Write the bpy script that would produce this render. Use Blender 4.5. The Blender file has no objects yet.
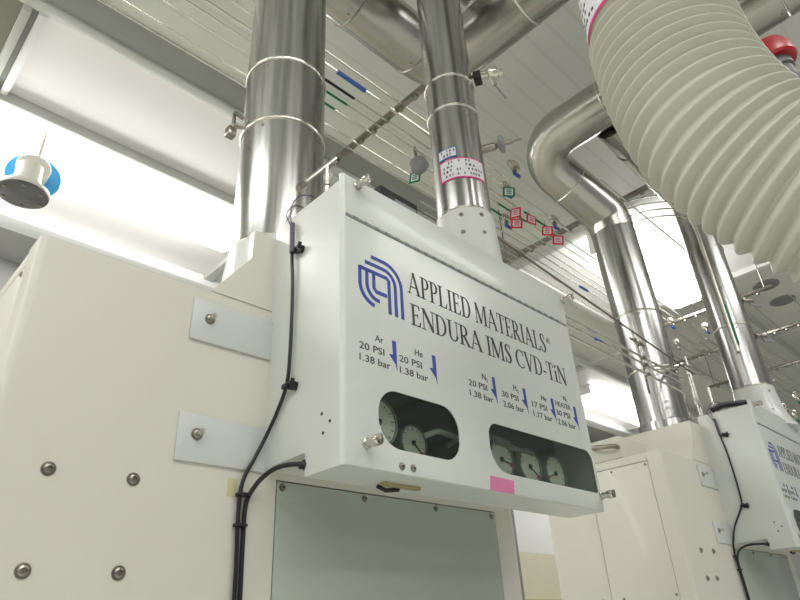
import bpy, bmesh, math, random
from mathutils import Vector, Matrix
random.seed(7)
C = bpy.context.scene.collection
PI = math.pi
H = 1.45                      # height of the camera over the floor; everything is laid out around it, then lifted by H

# ------------------------------------------------------------------ materials
def new_mat(name):
    m = bpy.data.materials.new(name); m.use_nodes = True
    nt = m.node_tree; nt.nodes.clear()
    out = nt.nodes.new('ShaderNodeOutputMaterial'); b = nt.nodes.new('ShaderNodeBsdfPrincipled')
    nt.links.new(b.outputs[0], out.inputs[0])
    return m, nt, b
def mat(name, col, rough=.5, metal=0.0, coat=0.0, var=.04, scale=6.0, stretch=(1,1,1), bump=0.0, bscale=200, rvar=.0, spec=.5):
    m, nt, b = new_mat(name)
    b.inputs['Roughness'].default_value = rough; b.inputs['Metallic'].default_value = metal
    b.inputs['Coat Weight'].default_value = coat; b.inputs['Coat Roughness'].default_value = .08
    b.inputs['Specular IOR Level'].default_value = spec
    tc = nt.nodes.new('ShaderNodeTexCoord'); mp = nt.nodes.new('ShaderNodeMapping'); mp.inputs['Scale'].default_value = stretch
    nt.links.new(tc.outputs['Object'], mp.inputs[0])
    no = nt.nodes.new('ShaderNodeTexNoise'); no.inputs['Scale'].default_value = scale; no.inputs['Detail'].default_value = 4
    nt.links.new(mp.outputs[0], no.inputs['Vector'])
    cr = nt.nodes.new('ShaderNodeValToRGB')
    e = cr.color_ramp.elements; e[0].position = .3; e[1].position = .7
    e[0].color = [max(0, c*(1-var)) for c in col] + [1]; e[1].color = [min(1, c*(1+var)) for c in col] + [1]
    nt.links.new(no.outputs['Fac'], cr.inputs[0]); nt.links.new(cr.outputs[0], b.inputs['Base Color'])
    if rvar:
        mr = nt.nodes.new('ShaderNodeMapRange'); mr.inputs['To Min'].default_value = rough-rvar; mr.inputs['To Max'].default_value = rough+rvar
        nt.links.new(no.outputs['Fac'], mr.inputs['Value']); nt.links.new(mr.outputs[0], b.inputs['Roughness'])
    if bump:
        n2 = nt.nodes.new('ShaderNodeTexNoise'); n2.inputs['Scale'].default_value = bscale
        nt.links.new(tc.outputs['Object'], n2.inputs['Vector'])
        bp = nt.nodes.new('ShaderNodeBump'); bp.inputs['Strength'].default_value = bump; bp.inputs['Distance'].default_value = .002
        nt.links.new(n2.outputs['Fac'], bp.inputs['Height']); nt.links.new(bp.outputs[0], b.inputs['Normal'])
    return m
def emit(name, col, s):
    m, nt, b = new_mat(name)
    b.inputs['Base Color'].default_value = (*col, 1); b.inputs['Emission Color'].default_value = (*col, 1); b.inputs['Emission Strength'].default_value = s
    return m
def glass(name, tint):
    m, nt, b = new_mat(name)
    nt.nodes.remove(b); out = [n for n in nt.nodes if n.type == 'OUTPUT_MATERIAL'][0]
    t = nt.nodes.new('ShaderNodeBsdfTransparent'); t.inputs[0].default_value = (*tint, 1)
    g = nt.nodes.new('ShaderNodeBsdfGlossy'); g.inputs['Roughness'].default_value = .04
    lw = nt.nodes.new('ShaderNodeLayerWeight'); pw = nt.nodes.new('ShaderNodeMath'); pw.operation = 'POWER'; pw.inputs[1].default_value = 3.5
    nt.links.new(lw.outputs['Facing'], pw.inputs[0]); f = nt.nodes.new('ShaderNodeMath'); f.operation = 'MULTIPLY_ADD'; f.inputs[1].default_value = .6; f.inputs[2].default_value = .035
    nt.links.new(pw.outputs[0], f.inputs[0])
    mx = nt.nodes.new('ShaderNodeMixShader')
    nt.links.new(f.outputs[0], mx.inputs[0]); nt.links.new(t.outputs[0], mx.inputs[1]); nt.links.new(g.outputs[0], mx.inputs[2]); nt.links.new(mx.outputs[0], out.inputs[0])
    return m
def ribbed(name, col, period, depth=.5):
    """sheet metal ceiling with shallow ribs along x"""
    m, nt, b = new_mat(name)
    b.inputs['Roughness'].default_value = .45
    tc = nt.nodes.new('ShaderNodeTexCoord'); sp = nt.nodes.new('ShaderNodeSeparateXYZ'); nt.links.new(tc.outputs['Object'], sp.inputs[0])
    a = nt.nodes.new('ShaderNodeMath'); a.operation = 'MODULO'; a.inputs[1].default_value = period
    ad = nt.nodes.new('ShaderNodeMath'); ad.operation = 'ADD'; ad.inputs[1].default_value = 50*period
    nt.links.new(sp.outputs['Y'], ad.inputs[0]); nt.links.new(ad.outputs[0], a.inputs[0])
    d = nt.nodes.new('ShaderNodeMath'); d.operation = 'DIVIDE'; d.inputs[1].default_value = period; nt.links.new(a.outputs[0], d.inputs[0])
    cr = nt.nodes.new('ShaderNodeValToRGB'); e = cr.color_ramp.elements
    e[0].position = 0; e[0].color = (*[c*(1-depth) for c in col], 1); e[1].position = .12; e[1].color = (*col, 1)
    x = e.new(.9); x.color = (*col, 1); x = e.new(1.0); x.color = (*[c*(1-depth) for c in col], 1)
    nt.links.new(d.outputs[0], cr.inputs[0]); nt.links.new(cr.outputs[0], b.inputs['Base Color'])
    return m

M = {}
M['cabinet'] = mat('cream_cabinet_paint', (.70,.675,.60), .42, coat=.15, var=.015, scale=2, bump=.10, bscale=350)
M['box'] = mat('white_box_paint', (.655,.675,.635), .32, coat=.15, var=.012, scale=2, bump=.03, bscale=250)
M['bracket'] = mat('bracket_paint', (.61,.63,.605), .4, coat=.1, var=.01)
M['panel'] = mat('cover_panel_paint', (.46,.51,.44), .22, coat=.4, var=.02, scale=3)
M['collar'] = mat('collar_paint', (.70,.71,.68), .35, coat=.2, var=.015)
M['gap'] = mat('dark_gap', (.05,.05,.045), .8)
M['inside'] = mat('box_interior', (.085,.095,.075), .6, var=.2)
M['steel'] = mat('duct_steel', (.42,.42,.405), .21, 1, var=.30, scale=5, stretch=(9,9,.35), bump=.05, bscale=30, rvar=.07)
M['steel_h'] = mat('duct_steel_bend', (.47,.46,.425), .24, 1, var=.12, scale=4, bump=.06, bscale=18, rvar=.06)
M['bolt'] = mat('bolt_steel', (.32,.30,.26), .28, 1, var=.2, scale=30)
M['bright'] = mat('bright_steel', (.64,.62,.56), .18, 1, var=.1, scale=20)
M['tube'] = mat('tubing_steel', (.72,.71,.65), .25, 1, var=.12, scale=3)
M['tube_dark'] = mat('tubing_brown', (.22,.19,.15), .4, .6, var=.1)
M['hose'] = mat('hose_plastic', (.55,.54,.455), .42, coat=.1, var=.04, scale=4, bump=.05, bscale=60)
M['black'] = mat('black_rubber', (.012,.011,.014), .4)
M['purple'] = mat('violet_wire', (.07,.045,.09), .4)
M['ink'] = mat('black_ink', (.045,.042,.045), .6)
M['blue'] = mat('blue_ink', (.025,.055,.33), .5)
M['bluep'] = mat('blue_plastic', (.035,.11,.42), .4)
M['cyan'] = mat('sky_blue_ring', (.06,.42,.85), .4)
M['green'] = mat('green_plastic', (.0,.19,.08), .4)
M['redp'] = mat('red_plastic', (.42,.008,.02), .35, coat=.2)
M['tagred'] = mat('tag_red', (.70,.03,.06), .5)
M['pink'] = mat('pink_sticker', (.72,.22,.42), .5)
M['magenta'] = mat('magenta_border', (.72,.03,.22), .5)
M['paper'] = mat('label_paper', (.78,.77,.80), .5)
M['white'] = mat('ceiling_panel_white', (.90,.875,.86), .5, var=.01)
M['beamw'] = mat('ceiling_beam_grey', (.60,.61,.57), .5, var=.02)
M['beamd'] = mat('ceiling_strip_grey', (.30,.31,.28), .55, var=.03)
M['greyp'] = mat('ceiling_panel_grey', (.74,.745,.68), .55, var=.02)
M['rib'] = ribbed('ceiling_ribbed_metal', (.68,.69,.64), .125, .12)
M['darkg'] = mat('ceiling_return_dark', (.22,.22,.17), .7, var=.05)
M['wallc'] = mat('wall_cream', (.83,.80,.64), .6, var=.015)
M['wallw'] = mat('wall_white', (.94,.94,.93), .5, var=.01)
M['wallg'] = mat('wall_grey', (.42,.42,.40), .6, var=.03)
M['floor'] = mat('floor_vinyl', (.74,.75,.70), .35, var=.03)
M['lamp'] = emit('lamp_diffuser', (1.0,1.0,.975), 11.0)
M['dial'] = mat('dial_face', (.86,.86,.78), .5, var=.02)
M['brass'] = mat('brass_strip', (.50,.42,.22), .35, .7)
M['brown'] = mat('brown_board', (.35,.22,.09), .6, var=.1)
M['olive'] = mat('olive_tape', (.35,.33,.16), .5)
M['flange'] = mat('dark_flange', (.13,.13,.135), .5, var=.25, scale=9)
M['pvc'] = mat('white_pvc', (.82,.80,.72), .35, var=.01)
M['vent'] = mat('vent_brown_grey', (.20,.185,.15), .6, var=.2, scale=20)
M['glass'] = glass('window_acrylic', (.82,.86,.82))
M['greyk'] = mat('grey_knob', (.27,.28,.28), .45)
M['yellow'] = mat('yellow_tape', (.60,.55,.32), .5)

# ------------------------------------------------------------------ mesh helpers
def finish(name, bm, m, parent=None, origin=None, smooth=35):
    """link bm as one mesh; vertices are given in room coordinates"""
    if origin is None:
        if parent is not None: origin = world_loc(parent)
        else:
            co = [v.co for v in bm.verts]
            origin = Vector(((min(c.x for c in co)+max(c.x for c in co))/2, (min(c.y for c in co)+max(c.y for c in co))/2, min(c.z for c in co)))
    origin = Vector(origin)
    bmesh.ops.translate(bm, verts=bm.verts, vec=-origin)
    me = bpy.data.meshes.new(name); bm.to_mesh(me); bm.free()
    for p in me.polygons: p.use_smooth = True
    me.set_sharp_from_angle(angle=math.radians(smooth))
    me.materials.append(m)
    o = bpy.data.objects.new(name, me); C.objects.link(o)
    if parent is not None:
        o.parent = parent; o.location = origin - world_loc(parent)
    else: o.location = origin
    return o
def world_loc(o):
    l = Vector(o.location)
    while o.parent: o = o.parent; l += Vector(o.location)
    return l
def tag(o, label, cat, group=None):
    o['label'] = label; o['category'] = cat
    if group: o['group'] = group
    return o
def struct(o): o['kind'] = 'structure'; return o
def thing(name, loc, label, cat, group=None):
    o = bpy.data.objects.new(name, None); C.objects.link(o); o.location = loc; o.empty_display_size = .05
    return tag(o, label, cat, group)
def B(): return bmesh.new()
def merge(bm, other):
    me = bpy.data.meshes.new('tmp'); other.to_mesh(me); other.free(); bm.from_mesh(me); bpy.data.meshes.remove(me)
def box(bm, x0, x1, y0, y1, z0, z1, bev=0, seg=2, rot=None, piv=None):
    t = bmesh.new()
    vs = [t.verts.new((x, y, z)) for x in (x0, x1) for y in (y0, y1) for z in (z0, z1)]
    for f in ((0,1,3,2),(4,6,7,5),(0,4,5,1),(2,3,7,6),(0,2,6,4),(1,5,7,3)): t.faces.new([vs[i] for i in f])
    if bev: bmesh.ops.bevel(t, geom=list(t.edges), offset=bev, segments=seg, affect='EDGES', profile=.5)
    if rot is not None:
        p = Vector(piv) if piv is not None else Vector(((x0+x1)/2,(y0+y1)/2,(z0+z1)/2))
        bmesh.ops.transform(t, matrix=Matrix.Translation(p) @ rot @ Matrix.Translation(-p), verts=t.verts)
    bmesh.ops.recalc_face_normals(t, faces=t.faces)
    merge(bm, t); return bm
def frame(d):
    d = Vector(d).normalized(); a = Vector((0,0,1)) if abs(d.z) < .9 else Vector((1,0,0))
    u = d.cross(a).normalized(); return u, d.cross(u).normalized()
def lathe(bm, p0, d, prof, seg=24, cap=True):
    """prof: (distance along d, radius)"""
    p0 = Vector(p0); d = Vector(d).normalized(); u, v = frame(d); t = bmesh.new(); rings = []
    for s, r in prof:
        if r < 1e-6: rings.append([t.verts.new(p0+d*s)])
        else: rings.append([t.verts.new(p0+d*s+(u*math.cos(2*PI*k/seg)+v*math.sin(2*PI*k/seg))*r) for k in range(seg)])
    for a, b in zip(rings, rings[1:]):
        if len(a) == 1 and len(b) == 1: continue
        for k in range(seg):
            k2 = (k+1) % seg
            if len(a) == 1: t.faces.new((a[0], b[k], b[k2]))
            elif len(b) == 1: t.faces.new((a[k], b[0], a[k2]))
            else: t.faces.new((a[k], b[k], b[k2], a[k2]))
    if cap:
        for r in (rings[0], rings[-1]):
            if len(r) > 1: t.faces.new(r)
    bmesh.ops.recalc_face_normals(t, faces=t.faces)
    merge(bm, t); return bm
def cyl(bm, p0, p1, r, r2=None, seg=20):
    p0, p1 = Vector(p0), Vector(p1); return lathe(bm, p0, p1-p0, [(0, r), ((p1-p0).length, r if r2 is None else r2)], seg)
def sweep(bm, pts, r, seg=12, cap=True):
    """r: number or a list, one for each point"""
    pts = [Vector(p) for p in pts]; n = len(pts); t = bmesh.new(); u = None; rings = []
    for i, p in enumerate(pts):
        d = (pts[min(i+1, n-1)]-pts[max(i-1, 0)]).normalized()
        if u is None: u, _ = frame(d)
        u = (u - d*u.dot(d)).normalized(); v = d.cross(u)
        rr = r[i] if isinstance(r, (list, tuple)) else r
        rings.append([t.verts.new(p+(u*math.cos(2*PI*k/seg)+v*math.sin(2*PI*k/seg))*rr) for k in range(seg)])
    for a, b in zip(rings, rings[1:]):
        for k in range(seg): t.faces.new((a[k], b[k], b[(k+1)%seg], a[(k+1)%seg]))
    if cap: t.faces.new(rings[0]); t.faces.new(rings[-1])
    bmesh.ops.recalc_face_normals(t, faces=t.faces)
    merge(bm, t); return bm
def fillet(pts, rad, n=8):
    """a polyline with its corners rounded"""
    pts = [Vector(p) for p in pts]; out = [pts[0]]
    for i in range(1, len(pts)-1):
        a, p, b = pts[i-1], pts[i], pts[i+1]
        d1 = (a-p).normalized(); d2 = (b-p).normalized(); ang = d1.angle(d2)
        r = rad[i-1] if isinstance(rad, (list, tuple)) else rad
        t = min(r/math.tan(ang/2), (a-p).length*.49, (b-p).length*.49); r = t*math.tan(ang/2)
        c = p + (d1+d2).normalized()*(r/math.sin(ang/2)); s = p+d1*t-c; e = p+d2*t-c; tot = s.angle(e)
        for k in range(n+1):
            f = k/n; out.append(c + (s*math.sin((1-f)*tot)+e*math.sin(f*tot))/math.sin(tot))
    out.append(pts[-1]); return out
def smooth_path(pts, n=6):
    pts = [Vector(p) for p in pts]; out = []
    P = [pts[0]*2-pts[1]] + pts + [pts[-1]*2-pts[-2]]
    for i in range(1, len(P)-2):
        a, b, c, d = P[i-1:i+3]
        for k in range(n):
            t = k/n; out.append(.5*((2*b)+(c-a)*t+(2*a-5*b+4*c-d)*t*t+(3*b-a-3*c+d)*t**3))
    out.append(pts[-1]); return out
DG = None
def flat(outer, holes, th, bev=0):
    """plate in its own u,v plane (thickness along w) with holes cut through: a bmesh"""
    cu = bpy.data.curves.new('plate', 'CURVE'); cu.dimensions = '2D'; cu.fill_mode = 'BOTH'; cu.extrude = th/2-bev; cu.bevel_depth = bev; cu.bevel_resolution = 2
    if bev: cu.offset = -bev
    for loop in [outer]+list(holes):
        s = cu.splines.new('POLY'); s.points.add(len(loop)-1); s.use_cyclic_u = True
        for p, (x, y) in zip(s.points, loop): p.co = (x, y, 0, 1)
    return curve_bm(cu)
def curve_bm(cu):
    o = bpy.data.objects.new('tmp', cu); C.objects.link(o); dg = bpy.context.evaluated_depsgraph_get(); dg.update()
    me = bpy.data.meshes.new_from_object(o.evaluated_get(dg)); bpy.data.objects.remove(o); bpy.data.curves.remove(cu)
    bm = bmesh.new(); bm.from_mesh(me); bpy.data.meshes.remove(me)
    bmesh.ops.remove_doubles(bm, verts=bm.verts, dist=1e-6)
    return bm
def place(bm, origin, U, V):
    """u,v,w -> room; w points to U x V"""
    U, V = Vector(U), Vector(V); W = U.cross(V)
    m = Matrix(((U.x,V.x,W.x,origin[0]),(U.y,V.y,W.y,origin[1]),(U.z,V.z,W.z,origin[2]),(0,0,0,1)))
    bmesh.ops.transform(bm, matrix=m, verts=bm.verts); return bm
def text_bm(s, w=None, h=None, align='LEFT', th=.0006):
    """lettering scaled to cap height h and, if given, to width w; starts at 0,0"""
    cu = bpy.data.curves.new('t', 'FONT'); cu.body = s; cu.size = 1; cu.extrude = .01; cu.resolution_u = 3
    bm = curve_bm(cu); xs = [v.co.x for v in bm.verts]; x0, x1 = min(xs), max(xs)
    cap = .70
    sx = (w/(x1-x0)) if w else h/cap; sy = h/cap
    for v in bm.verts: v.co.x = (v.co.x-x0)*sx; v.co.y *= sy; v.co.z *= th/.02
    return bm
def rrect(x0, x1, y0, y1, r, n=8):
    """rounded rectangle; r one radius or four: bottom-left, bottom-right, top-right, top-left"""
    R = r if isinstance(r, (list, tuple)) else [r]*4; out = []
    for (cx, cy, a, q) in ((x0+R[0], y0+R[0], PI, R[0]), (x1-R[1], y0+R[1], 1.5*PI, R[1]), (x1-R[2], y1-R[2], 0, R[2]), (x0+R[3], y1-R[3], .5*PI, R[3])):
        for k in range(n+1): out.append((cx+q*math.cos(a+k/n*PI/2), cy+q*math.sin(a+k/n*PI/2)))
    return out
def poly_prism(bm, pts, th):
    """thin prism of a 2D polygon in the u,v plane"""
    t = bmesh.new(); a = [t.verts.new((x, y, -th/2)) for x, y in pts]; b = [t.verts.new((x, y, th/2)) for x, y in pts]
    t.faces.new(a); t.faces.new(b)
    for i in range(len(a)): j = (i+1) % len(a); t.faces.new((a[i], a[j], b[j], b[i]))
    bmesh.ops.recalc_face_normals(t, faces=t.faces); merge(bm, t)
def stroke(bm, pts, w, th, closed=False):
    """flat band along a 2D polyline; w a number or one for each point"""
    pts = [Vector((p[0], p[1])) for p in pts]; n = len(pts); L = []; R_ = []
    for i, p in enumerate(pts):
        ww = (w[i] if isinstance(w, (list, tuple)) else w)/2
        d0 = (p-pts[i-1]).normalized() if i > 0 else (pts[1]-p).normalized()
        d1 = (pts[i+1]-p).normalized() if i < n-1 else d0
        d = (d0+d1).normalized(); k = 1/max(.4, d.dot(d1)); nn = Vector((-d.y, d.x))
        L.append(p+nn*ww*k); R_.append(p-nn*ww*k)
    t = bmesh.new()
    q = [[t.verts.new((v.x, v.y, z)) for v in S] for S in (L, R_) for z in (-th/2, th/2)]
    La, Lb, Ra, Rb = q
    for i in range(n-1):
        t.faces.new((Lb[i], Lb[i+1], Rb[i+1], Rb[i])); t.faces.new((La[i], Ra[i], Ra[i+1], La[i+1]))
        t.faces.new((La[i], La[i+1], Lb[i+1], Lb[i])); t.faces.new((Ra[i], Rb[i], Rb[i+1], Ra[i+1]))
    for i in (0, n-1): t.faces.new((La[i], Lb[i], Rb[i], Ra[i]))
    bmesh.ops.recalc_face_normals(t, faces=t.faces); merge(bm, t)
def dup(root, off, label, group=None):
    """a copy of a thing with its parts and sub-parts"""
    r = root.copy(); C.objects.link(r); r.location = Vector(root.location)+Vector(off); r['label'] = label
    if group: r['group'] = group
    def rec(src, dst):
        for ch in list(src.children):
            c = ch.copy(); C.objects.link(c); c.parent = dst; rec(ch, c)
    rec(root, r); return r

# ------------------------------------------------------------------ serif lettering (condensed book face)
def glyph(ch):
    t = B(); T = .02; K = .135; k = .04
    def re(x0, x1, y0, y1): poly_prism(t, [(x0,y0),(x1,y0),(x1,y1),(x0,y1)], T)
    def ser(x, y, w=.17):
        re(x-w, x+w, y-.0 if y < .5 else y-.035, y+.035 if y < .5 else y)
    def arc(cx, cy, rx, ry, a0, a1, wk=K, wt=k, n=18):
        P, W = [], []
        for i in range(n+1):
            a = math.radians(a0+(a1-a0)*i/n); P.append((cx+rx*math.cos(a), cy+ry*math.sin(a))); W.append(wt+(wk-wt)*abs(math.cos(a))**1.5)
        stroke(t, P, W, T)
    def stem(x, y0=0, y1=1): re(x-K/2, x+K/2, y0, y1); 
    if ch == 'A':
        stroke(t, [(.10,0),(.42,1)], .05, T); stroke(t, [(.40,1),(.76,0)], K, T); re(.2,.64,.30,.345); ser(.1,0,.12); ser(.76,0,.16); return t, .90
    if ch in 'PR':
        stem(.18); ser(.18,0); ser(.18,1,.17); re(.2,.34,.955,1); re(.2,.34,.46,.505); arc(.32,.73,.235,.248,90,-90)
        if ch == 'R': stroke(t, [(.33,.49),(.68,0)], K, T); ser(.72,0,.11); return t, .80
        return t, .66
    if ch == 'L': stem(.18); ser(.18,0); ser(.18,1); re(.18,.62,0,.045); poly_prism(t, [(.52,.03),(.62,.03),(.66,.27),(.62,.27)], T); return t, .70
    if ch == 'I': stem(.2); ser(.2,0); ser(.2,1); return t, .40
    if ch == 'E':
        stem(.18); ser(.18,0); ser(.18,1); re(.18,.6,0,.045); re(.18,.58,.955,1); re(.18,.47,.49,.535)
        poly_prism(t, [(.5,.03),(.6,.03),(.64,.25),(.60,.25)], T); poly_prism(t, [(.5,.97),(.56,.78),(.59,.78),(.59,.97)], T); re(.45,.48,.40,.62); return t, .69
    if ch == 'D': stem(.18); ser(.18,0); ser(.18,1); re(.2,.36,0,.045); re(.2,.36,.955,1); arc(.34,.5,.37,.478,90,-90); return t, .84
    if ch == 'M':
        re(.10,.145,0,1); ser(.12,0,.12); ser(.12,1,.10); stroke(t, [(.14,1),(.50,.05)], .14, T); stroke(t, [(.49,.05),(.84,1)], .045, T); stem(.88); ser(.88,0,.16); ser(.9,1,.13); return t, 1.06
    if ch == 'T': stem(.36); ser(.36,0); re(.04,.68,.955,1); re(.04,.075,.74,.98); re(.645,.68,.74,.98); return t, .72
    if ch == 'S':
        P = [(.50,.80),(.47,.90),(.36,.975),(.24,.96),(.15,.87),(.15,.74),(.23,.62),(.35,.50),(.46,.37),(.48,.22),(.41,.08),(.28,.022),(.16,.06),(.10,.17),(.08,.28)]
        W = [.03,.045,.045,.07,.12,.14,.15,.16,.15,.14,.10,.045,.045,.04,.03]
        stroke(t, smooth2(P), sum([[W[i]+(W[i+1]-W[i])*q/4 for q in range(4)] for i in range(len(W)-1)], [])+[W[-1]], T); re(.49,.52,.74,.98); re(.06,.09,.02,.3); return t, .60
    if ch == 'N': re(.12,.165,0,1); ser(.14,0,.13); ser(.12,1,.10); stroke(t, [(.15,1),(.74,.03)], .15, T); re(.72,.765,0,1); ser(.74,1,.13); return t, .88
    if ch == 'U': stem(.18,.3,1); ser(.18,1); re(.655,.70,.3,1); ser(.68,1,.13); arc(.43,.30,.25,.28,180,360, .12, .05); return t, .84
    if ch == 'V': stroke(t, [(.14,1),(.43,0)], K, T); stroke(t, [(.42,0),(.72,1)], .05, T); ser(.14,1,.15); ser(.72,1,.12); return t, .82
    if ch == 'C': arc(.46,.5,.36,.478,50,310); re(.66,.695,.70,.98); re(.66,.695,.06,.28); return t, .78
    if ch == '-': re(.04,.32,.29,.37); return t, .38
    if ch == 'i': stem(.16,0,.64); ser(.16,0,.14); re(.04,.16,.605,.64); lathe(t, (.16,.88,-T/2), (0,0,1), [(0,.085),(T,.085)], 12); return t, .33
    return t, .32
def smooth2(P): return [(v.x, v.y) for v in smooth_path([(x, y, 0) for x, y in P], 4)]
def serif_line(s, w, h, th=.0006):
    out = B(); x = 0
    for ch in s:
        g, adv = glyph(ch)
        bmesh.ops.translate(g, verts=g.verts, vec=(x, 0, 0)); merge(out, g); x += adv
    for v in out.verts: v.co.x *= w/x; v.co.y *= h; v.co.z *= th/.02
    return out

# ================================================================== the room
ZC = 2.9
def slab(name, x0, x1, y0, y1, z0, z1, m, bev=0): return struct(finish(name, box(B(), x0, x1, y0, y1, z0, z1, bev), m))
slab('floor', -11, 16, -6, 5.3, -H-.1, -H, M['floor'])
slab('ceiling', -11, 16, -6, 5.3, ZC+.02, ZC+.2, M['greyp'])
slab('wall_back', -11, 16, 5.2, 5.35, -H, .98, M['wallc'])
slab('wall_back', -11, 16, 5.2, 5.35, .98, 2.0, M['wallw'])
slab('wall_back', -11, 16, 5.2, 5.35, 2.0, ZC+.02, M['wallg'])
slab('wall_right', 15.9, 16.05, -6, 5.2, -H, ZC+.02, M['wallw'])
def cp(x0, x1, y0, y1, m, dz=0): slab('ceiling', x0, x1, y0, y1, ZC-.012-dz, ZC+.02-dz, m)
# panels by bay
cp(-11, .12, 2.58, 3.30, M['darkg'])                 # dark return grille at the far left
cp(.23, 2.07, 2.62, 3.30, M['white'])
cp(2.15, 16, 2.62, 3.30, M['greyp'])
cp(-11, 2.07, 3.36, 4.42, M['white'])
cp(2.17, 6.6, 3.36, 4.42, M['greyp'])
cp(6.7, 16, 3.36, 4.42, M['white'])
cp(-11, 16, 4.62, 5.2, M['wallg'])
cp(-11, 4.0, -1.0, 2.36, M['rib'])
cp(4.10, 5.80, .35, 2.55, M['white'])
cp(5.92, 16, 1.66, 2.55, M['rib'])
cp(5.92, 7.60, -1, 1.52, M['greyp'])
cp(7.72, 16, -1, 1.52, M['rib'])
cp(-11, 16, -6, -1.06, M['white'])
n = [0]
def beam(x0, x1, y0, y1, drop, m, z1=None, bev=.004):
    n[0] += 1; slab('trim_%d' % n[0], x0, x1, y0, y1, ZC-drop, ZC+.02, m, bev)
beam(-11, 16, 3.30, 3.36, .085, M['beamw'])
beam(-11, 4.0, 2.55, 2.62, .035, M['beamw'])
beam(4.0, 16, 2.55, 2.62, .035, M['beamw'])
beam(-11, 4.0, 2.36, 2.55, .018, M['beamd'])
beam(-11, 16, 4.42, 4.60, .10, M['wallw'])
beam(2.07, 2.15, 2.62, 4.42, .05, M['beamw'])
beam(.12, .16, 2.62, 3.30, .07, M['beamw']); beam(.19, .23, 2.62, 3.30, .05, M['wallw'])
beam(.16, .19, 2.62, 3.30, .03, M['beamd'])
beam(4.0, 4.10, -6, 2.55, .06, M['beamw'])
beam(5.80, 5.92, -6, 2.55, .06, M['beamw'])
beam(5.92, 16, 1.52, 1.66, .12, M['beamw'])
beam(7.60, 7.72, -6, 2.55, .06, M['beamw'])
beam(6.6, 6.7, 2.62, 4.42, .05, M['beamw'])
beam(9.6, 9.72, -6, 4.42, .06, M['beamw'])

# luminaires
def luminaire(x0, x1, y0, y1, label, drop=.15):
    t = thing('ceiling_luminaire', ((x0+x1)/2, (y0+y1)/2, ZC-drop), label, 'light', 'long diffused ceiling lights')
    b = B(); box(b, x0-.02, x1+.02, y0+.01, y1-.01, ZC-.035, ZC-.012, .004)
    for x in (x0-.02, x1): box(b, x, x+.02, y0+.02, y1-.02, ZC-drop+.01, ZC-.03, .003)
    finish('housing', b, M['wallw'], t)
    d = B(); prof = [(y0, ZC-.035), (y0+.02, ZC-drop+.03), (y0+.08, ZC-drop), (y1-.08, ZC-drop), (y1-.02, ZC-drop+.03), (y1, ZC-.035)]
    a = [d.verts.new((x0+.001, y, z)) for y, z in prof]; c = [d.verts.new((x1-.001, y, z)) for y, z in prof]
    for i in range(5): d.faces.new((a[i], a[i+1], c[i+1], c[i]))
    bmesh.ops.recalc_face_normals(d, faces=d.faces)
    finish('diffuser', d, M['lamp'], t, smooth=80)
    return t
luminaire(-1.3, 1.86, 3.42, 3.74, 'long white glowing ceiling light at the far left above the cream cabinet', .24)
luminaire(7.3, 9.4, 3.70, 4.10, 'glowing ceiling light seen beyond the far duct base, right of the blue lettered box')
luminaire(4.14, 5.62, 1.52, 1.88, 'brightest ceiling light between the two tall ducts on the right', .24)
luminaire(-8.4, -1.8, 3.42, 3.74, 'long white ceiling light farther left along the back row', .24)
for x in (-5.0, -1.5, 2.0):
    luminaire(x, x+2.6, -1.9, -1.5, 'added fill light on the ceiling in an unseen row behind the viewer')  # added fill, out of view; lights the faces turned to the viewer
for x in (-5.0, -1.5):
    luminaire(x, x+2.6, -4.1, -3.7, 'added fill light on the ceiling in the unseen farthest row behind the viewer')  # another unseen row, added for more fill from behind
    luminaire(x-.2, x+.2, .2, 2.0, 'added short fill light on the ceiling, out of view at the left')  # added out of view for more light from the left

# white flanged nozzle with a blue ring under the left light
t = thing('ceiling_nozzle', (.46, 3.33, 2.27), 'white pipe nozzle with blue ring and dark round flange, hanging at far left', 'nozzle')
finish('blue_ring', lathe(B(), (.492,3.45,2.497), (-.12,-1,0), [(0,.135),(.003,.145),(.018,.145),(.021,.135)], 40), M['cyan'], t)
b = B(); lathe(b, (.478,3.44,2.493), (-.12,-1,.03), [(0,.085),(.06,.085),(.07,.090),(.086,.090),(.092,.084),(.093,0)], 40)
lathe(b, (.453,3.345,2.48), (0,0,-1), [(0,.066),(.08,.070),(.14,.085),(.165,.128),(.187,.134),(.195,.130)], 40)
cyl(b, (.48,3.385,2.55), (.48,3.385,ZC-.01), .012)
finish('body', b, M['pvc'], t)
fl = finish('bottom_flange', lathe(B(), (.453,3.345,2.287), (0,0,-1), [(0,.130),(.006,.130),(.009,.124),(.0092,0)], 40), M['flange'], t)
for k in range(6):
    a = k*PI/3+.3; finish('flange_bolt', lathe(B(), (.453+.103*math.cos(a),3.345+.103*math.sin(a),2.279), (0,0,-1), [(0,.010),(.007,.010),(.009,.006)], 6), M['bolt'], fl)

# round vents on the right ceiling panel
v0 = None
for i, (x, y, l) in enumerate(((6.31,1.17,'round dark ceiling vent nearest the far tall duct'), (6.80,1.17,'round dark ceiling vent farther right near the frame edge'))):
    t = thing('round_vent', (x, y, ZC-.03), l, 'vent', 'round ceiling vents')
    finish('ring', lathe(B(), (x,y,ZC-.012), (0,0,-1), [(0,.12),(.01,.12),(.014,.105),(.012,.10)], 32), M['greyk'], t)
    b = B(); lathe(b, (x,y,ZC-.013), (0,0,-1), [(0,.10),(.006,.10),(.0062,0)], 32)
    for r in (.03,.06,.085): lathe(b, (x,y,ZC-.019), (0,0,-1), [(0,r),(.006,r),(.006,r-.008),(0,r-.008)], 24, cap=False)
    finish('grille', b, M['vent'], t)

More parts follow.
